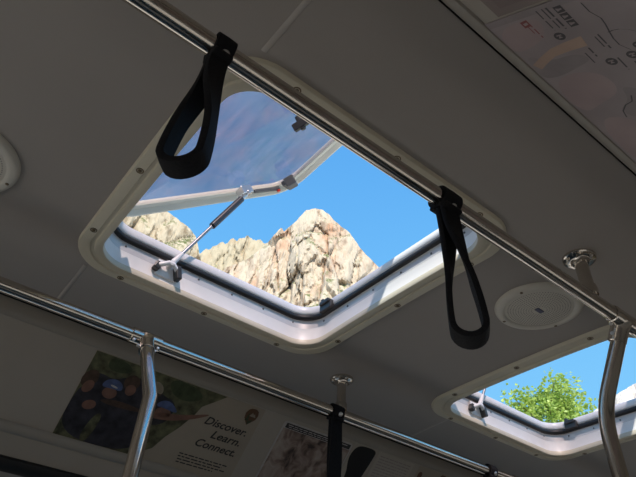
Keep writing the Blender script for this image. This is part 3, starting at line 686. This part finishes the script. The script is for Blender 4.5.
# ------------------------------------------------------------------ the world outside
def interp(tab, a):
    tab = sorted(tab); xs = [t[0] for t in tab]; ys = [t[1] for t in tab]; return float(np.interp(a, xs, ys))
def fissure(v):
    n = noise.noise(v); return 1 - abs(n) * 2
def slab(v):
    """block offset (-1..1) of the rock slab at v, and how deep in a joint between slabs v lies (0..1)"""
    d, pts = noise.voronoi(v); c = pts[0]
    o = noise.cell(Vector((c.x * 91.7 + .3, c.y * 57.1 + .7, 3.3)))
    return o * 2 - 1 if o >= 0 else o, max(0, 1 - (d[1] - d[0]) / .16)
def massif(name, m, tab, D0, depth, a0, a1, N, T, amp, seed, jag, label, cat='mountain', bulge=None, steep=1.3, unit=1.0, lean=.35):
    """a rock massif: ridge height per bearing, front face leaning back, split by vertical clefts, then a back slope"""
    b = MB(); verts = []; off = Vector((seed * 13.7, seed * 5.1, seed * 2.3))
    for i in range(N + 1):
        az = a0 + (a1 - a0) * i / N; el = interp(tab, az); ca, sa = math.cos(R(az)), math.sin(R(az))
        base = D0 + (bulge(az) if bulge else 0)
        arc = R(az) * base
        elj = el + jag * (noise.fractal(Vector((arc * .05, seed, 0)), .9, 2.1, 5))
        for j in range(T + 1):
            t = j / T * 1.25
            tf = min(t, 1.0)
            z0 = tf * base * math.tan(R(elj))
            D = base + depth * (tf ** steep)
            q = Vector((arc + .25 * z0 * lean, z0, 0)) / unit
            wob = Vector((noise.noise(Vector((q.x * .03, q.y * .018, seed))), noise.noise(Vector((q.x * .03, q.y * .02, seed + 9))), 0))
            big, cb = slab(Vector((q.x * .034, q.y * .011, seed * 3.1)) + wob * .55)
            mid, cm = slab(Vector((q.x * .085, q.y * .026, seed * 1.7)) + wob * .5)
            sml, cs = slab(Vector((q.x * .22, q.y * .10, seed * .7)) + wob * .4)
            fine = noise.fractal(Vector((q.x * .10, q.y * .05, seed)) + off, .9, 2.1, 5)
            k = min(1, tf * 4 + .15) * (1 if t <= 1 else max(.3, 1 - (t - 1) * 3))
            top = 1 - .6 * max(0, tf - .8) / .2
            D -= k * top * amp * (.62 * big + .30 * mid + .09 * sml - .32 * cb - .18 * cm - .05 * cs + .25 * fine)
            z = tf * math.tan(R(elj)) * D
            if t > 1: D += (t - 1) * depth * 3; z *= max(.0, 1 - (t - 1) * 2.2) ** .8
            verts.append((D * ca, D * sa, z - .3 - (EYE if j == 0 else 0)))
    w = T + 1; faces = [(i * w + j, (i + 1) * w + j, (i + 1) * w + j + 1, i * w + j + 1) for i in range(N) for j in range(T)]
    b.add(verts, faces); o = b.build(name, m, smooth=True, angle=32)
    return tag(o, label, cat)
peak_tab = [(15, 12), (28, 15), (36, 19), (40, 28), (42.5, 33), (44.74, 36.45), (46.15, 37.35), (47.6, 38.63), (48.85, 40.09), (49.63, 40.77), (50.81, 41.24), (52.43, 42.36), (53.4, 42.91), (54.21, 42.97), (55.52, 42.71), (56.37, 42.06), (57.12, 41.23), (58.08, 40.27), (58.52, 40.62), (59.3, 39.86), (60.08, 39.0), (62, 37.6), (64, 36.2), (67, 34.5), (72, 31), (80, 26)]
massif('rock_peak', M['peak'], peak_tab, 360, 130, 26, 74, 420, 200, 26, 1, .35, 'tall pale pointed rock peak seen through the big hatch', bulge=lambda a: .09 * (a - 55) ** 2)
mid_tab = [(50, 36), (56, 38), (59, 39), (60.08, 39.2), (62, 39.33), (63.7, 39.06), (65.19, 38.71), (66.63, 37.85), (68.46, 36.6), (70, 35), (76, 33)]
massif('rock_ridge', M['ridge'], mid_tab, 960, 200, 50, 78, 220, 140, 22, 2, .55, 'lower scrub-dotted rock ridge, left behind the pointed peak', unit=1.6)
left_tab = [(60, 26), (64, 30), (66, 34.2), (67.64, 36.7), (68.18, 37.7), (68.88, 38.7), (70.55, 39.4), (71.51, 39.7), (72.44, 39.9), (73.5, 40.4), (74.7, 40.1), (75.84, 39.7), (78.03, 39.3), (79.14, 39), (84, 37), (92, 33)]
massif('rock_cliff', M['cliff'], left_tab, 200, 50, 62, 92, 220, 150, 11, 3, .5, 'scrubby rock cliff at the far left corner of the big hatch, under the lid', unit=.55)
white_tab = [(6, 24), (14, 27), (19, 25.4), (21, 24.6), (22.12, 24.25), (22.84, 24.05), (23.59, 23.83), (24.35, 23.6), (25.23, 23.2), (26.02, 22.9), (27.31, 22.0), (29.67, 19.5), (33, 14)]
massif('white_cliff', M['white'], white_tab, 200, 60, 4, 34, 200, 120, 8, 4, .35, 'white rock cliff right of the bent dark pole, through second hatch', unit=.55)

b = MB(); n = 24
b.add([(-1500 + 3000 * i / n, -1500 + 3000 * j / n, -EYE - .25) for i in range(n + 1) for j in range(n + 1)], [(i * (n + 1) + j, (i + 1) * (n + 1) + j, (i + 1) * (n + 1) + j + 1, i * (n + 1) + j + 1) for i in range(n) for j in range(n)])
struct(b.build('ground', M['ground']))

# tree beyond the second hatch
def tree(x, y, zt, label):
    base = -EYE - .25
    root = thing('leafy_tree', (x, y, base), label, 'tree'); h = zt - base; rr = random.Random(11)
    b = MB(); b.tube([(0, 0, 0), (.08, .03, h * .25), (.02, -.04, h * .5), (.05, .02, h * .75), (0, 0, h * .93)], [.17, .13, .10, .06, .015], 12)
    tips = []
    for k in range(70):
        t = rr.uniform(.35, .95); a = rr.uniform(0, 6.283); z0 = h * t
        spread = (2.5 * math.sqrt(max(.02, 1 - t)) + .12) * rr.uniform(.6, 1.1)
        z1 = min(h - .05, z0 + rr.uniform(.2, .8)); p1 = Vector((spread * math.cos(a), spread * math.sin(a), z1)); p0 = Vector((.03, 0, z0))
        mid = (p0 + p1) / 2 + Vector((0, 0, -.12)); b.tube([p0, mid, p1], [.03, .018, .006], 6, cap=False); tips.append(p1); tips.append(mid.lerp(p1, .45))
    b.build('trunk', M['bark'], root, smooth=True)
    tips += [Vector((0, 0, h - .15)), Vector((.15, -.1, h - .35)), Vector((-.2, .2, h - .45))]
    b = MB()
    for c in tips:
        R_ = rr.uniform(.28, .5)
        for q in range(120):
            d = Vector((rr.gauss(0, 1), rr.gauss(0, 1), rr.gauss(0, .8))).normalized() * R_ * rr.random() ** .45
            p = c + d; l = rr.uniform(.08, .13); w = l * .36
            ax = Vector((rr.gauss(0, 1), rr.gauss(0, 1), rr.gauss(-.3, .7))).normalized(); sd = ax.cross(Vector((rr.gauss(0, 1), rr.gauss(0, 1), rr.gauss(0, 1)))).normalized(); up = ax.cross(sd) * w * .35
            o_ = len(b.v); b.v += [tuple(p), tuple(p + ax * l * .5 + sd * w + up), tuple(p + ax * l), tuple(p + ax * l * .5 - sd * w + up)]
            b.f += [(o_, o_ + 1, o_ + 2), (o_, o_ + 2, o_ + 3)]; b.fm += [0, 0]
    me = bpy.data.meshes.new('foliage'); me.from_pydata(b.v, [], b.f); me.materials.append(M['leaf'])
    f = bpy.data.objects.new('foliage', me); COL.objects.link(f); f.parent = root
    return root
TD = 15.0; TA = R(30.3)
tree(TD * math.cos(TA), TD * math.sin(TA), TD * math.tan(R(24.6)), 'bright green leafy tree seen through the second hatch')

# ------------------------------------------------------------------ light
w = bpy.data.worlds.new('sky'); sc.world = w; w.use_nodes = True; t = w.node_tree; t.nodes.clear()
out = t.nodes.new('ShaderNodeOutputWorld'); bg = t.nodes.new('ShaderNodeBackground'); t.links.new(bg.outputs[0], out.inputs[0])
tc = t.nodes.new('ShaderNodeTexCoord'); sx = t.nodes.new('ShaderNodeSeparateXYZ'); t.links.new(tc.outputs['Generated'], sx.inputs[0])
r = t.nodes.new('ShaderNodeValToRGB'); t.links.new(sx.outputs[2], r.inputs[0]); cr = r.color_ramp
cr.elements[0].position = 0; cr.elements[0].color = (.50, .74, 1.0, 1)
cr.elements[1].position = 1; cr.elements[1].color = (.07, .29, .72, 1)
for p_, c_ in ((.40, (.215, .59, .985)), (.62, (.150, .49, .95)), (.75, (.115, .42, .90))): e = cr.elements.new(p_); e.color = (*c_, 1)
t.links.new(r.outputs[0], bg.inputs[0]); bg.inputs[1].default_value = 1.0
sl = bpy.data.lights.new('sun', 'SUN'); sl.energy = 6.2; sl.angle = R(.53); sl.color = (1, .95, .87)
so = bpy.data.objects.new('sun', sl); COL.objects.link(so)
so.rotation_euler = Vector((-.36, -.58, .73)).to_track_quat('Z', 'Y').to_euler()

# ------------------------------------------------------------------ camera
cd = bpy.data.cameras.new('camera'); cam = bpy.data.objects.new('camera', cd); COL.objects.link(cam)
cd.sensor_width = 36; cd.lens = 36 * 586.35 / 636; cd.clip_start = .01; cd.clip_end = 6000
cam.location = (0, 0, 0); cam.rotation_euler = (2.2701, -.0463, -.6725); sc.camera = cam

for o in COL.objects:
    if o.parent is None and o.type != 'LIGHT': o.location.z += EYE

vs = sc.view_settings; vs.view_transform = 'Standard'; vs.look = 'None'; vs.exposure = 0.0; vs.gamma = 1; vs.use_curve_mapping = False
cy = sc.cycles
cy.use_denoising = True
cy.max_bounces = 10; cy.diffuse_bounces = 6; cy.glossy_bounces = 5; cy.transparent_max_bounces = 12; cy.sample_clamp_indirect = 6
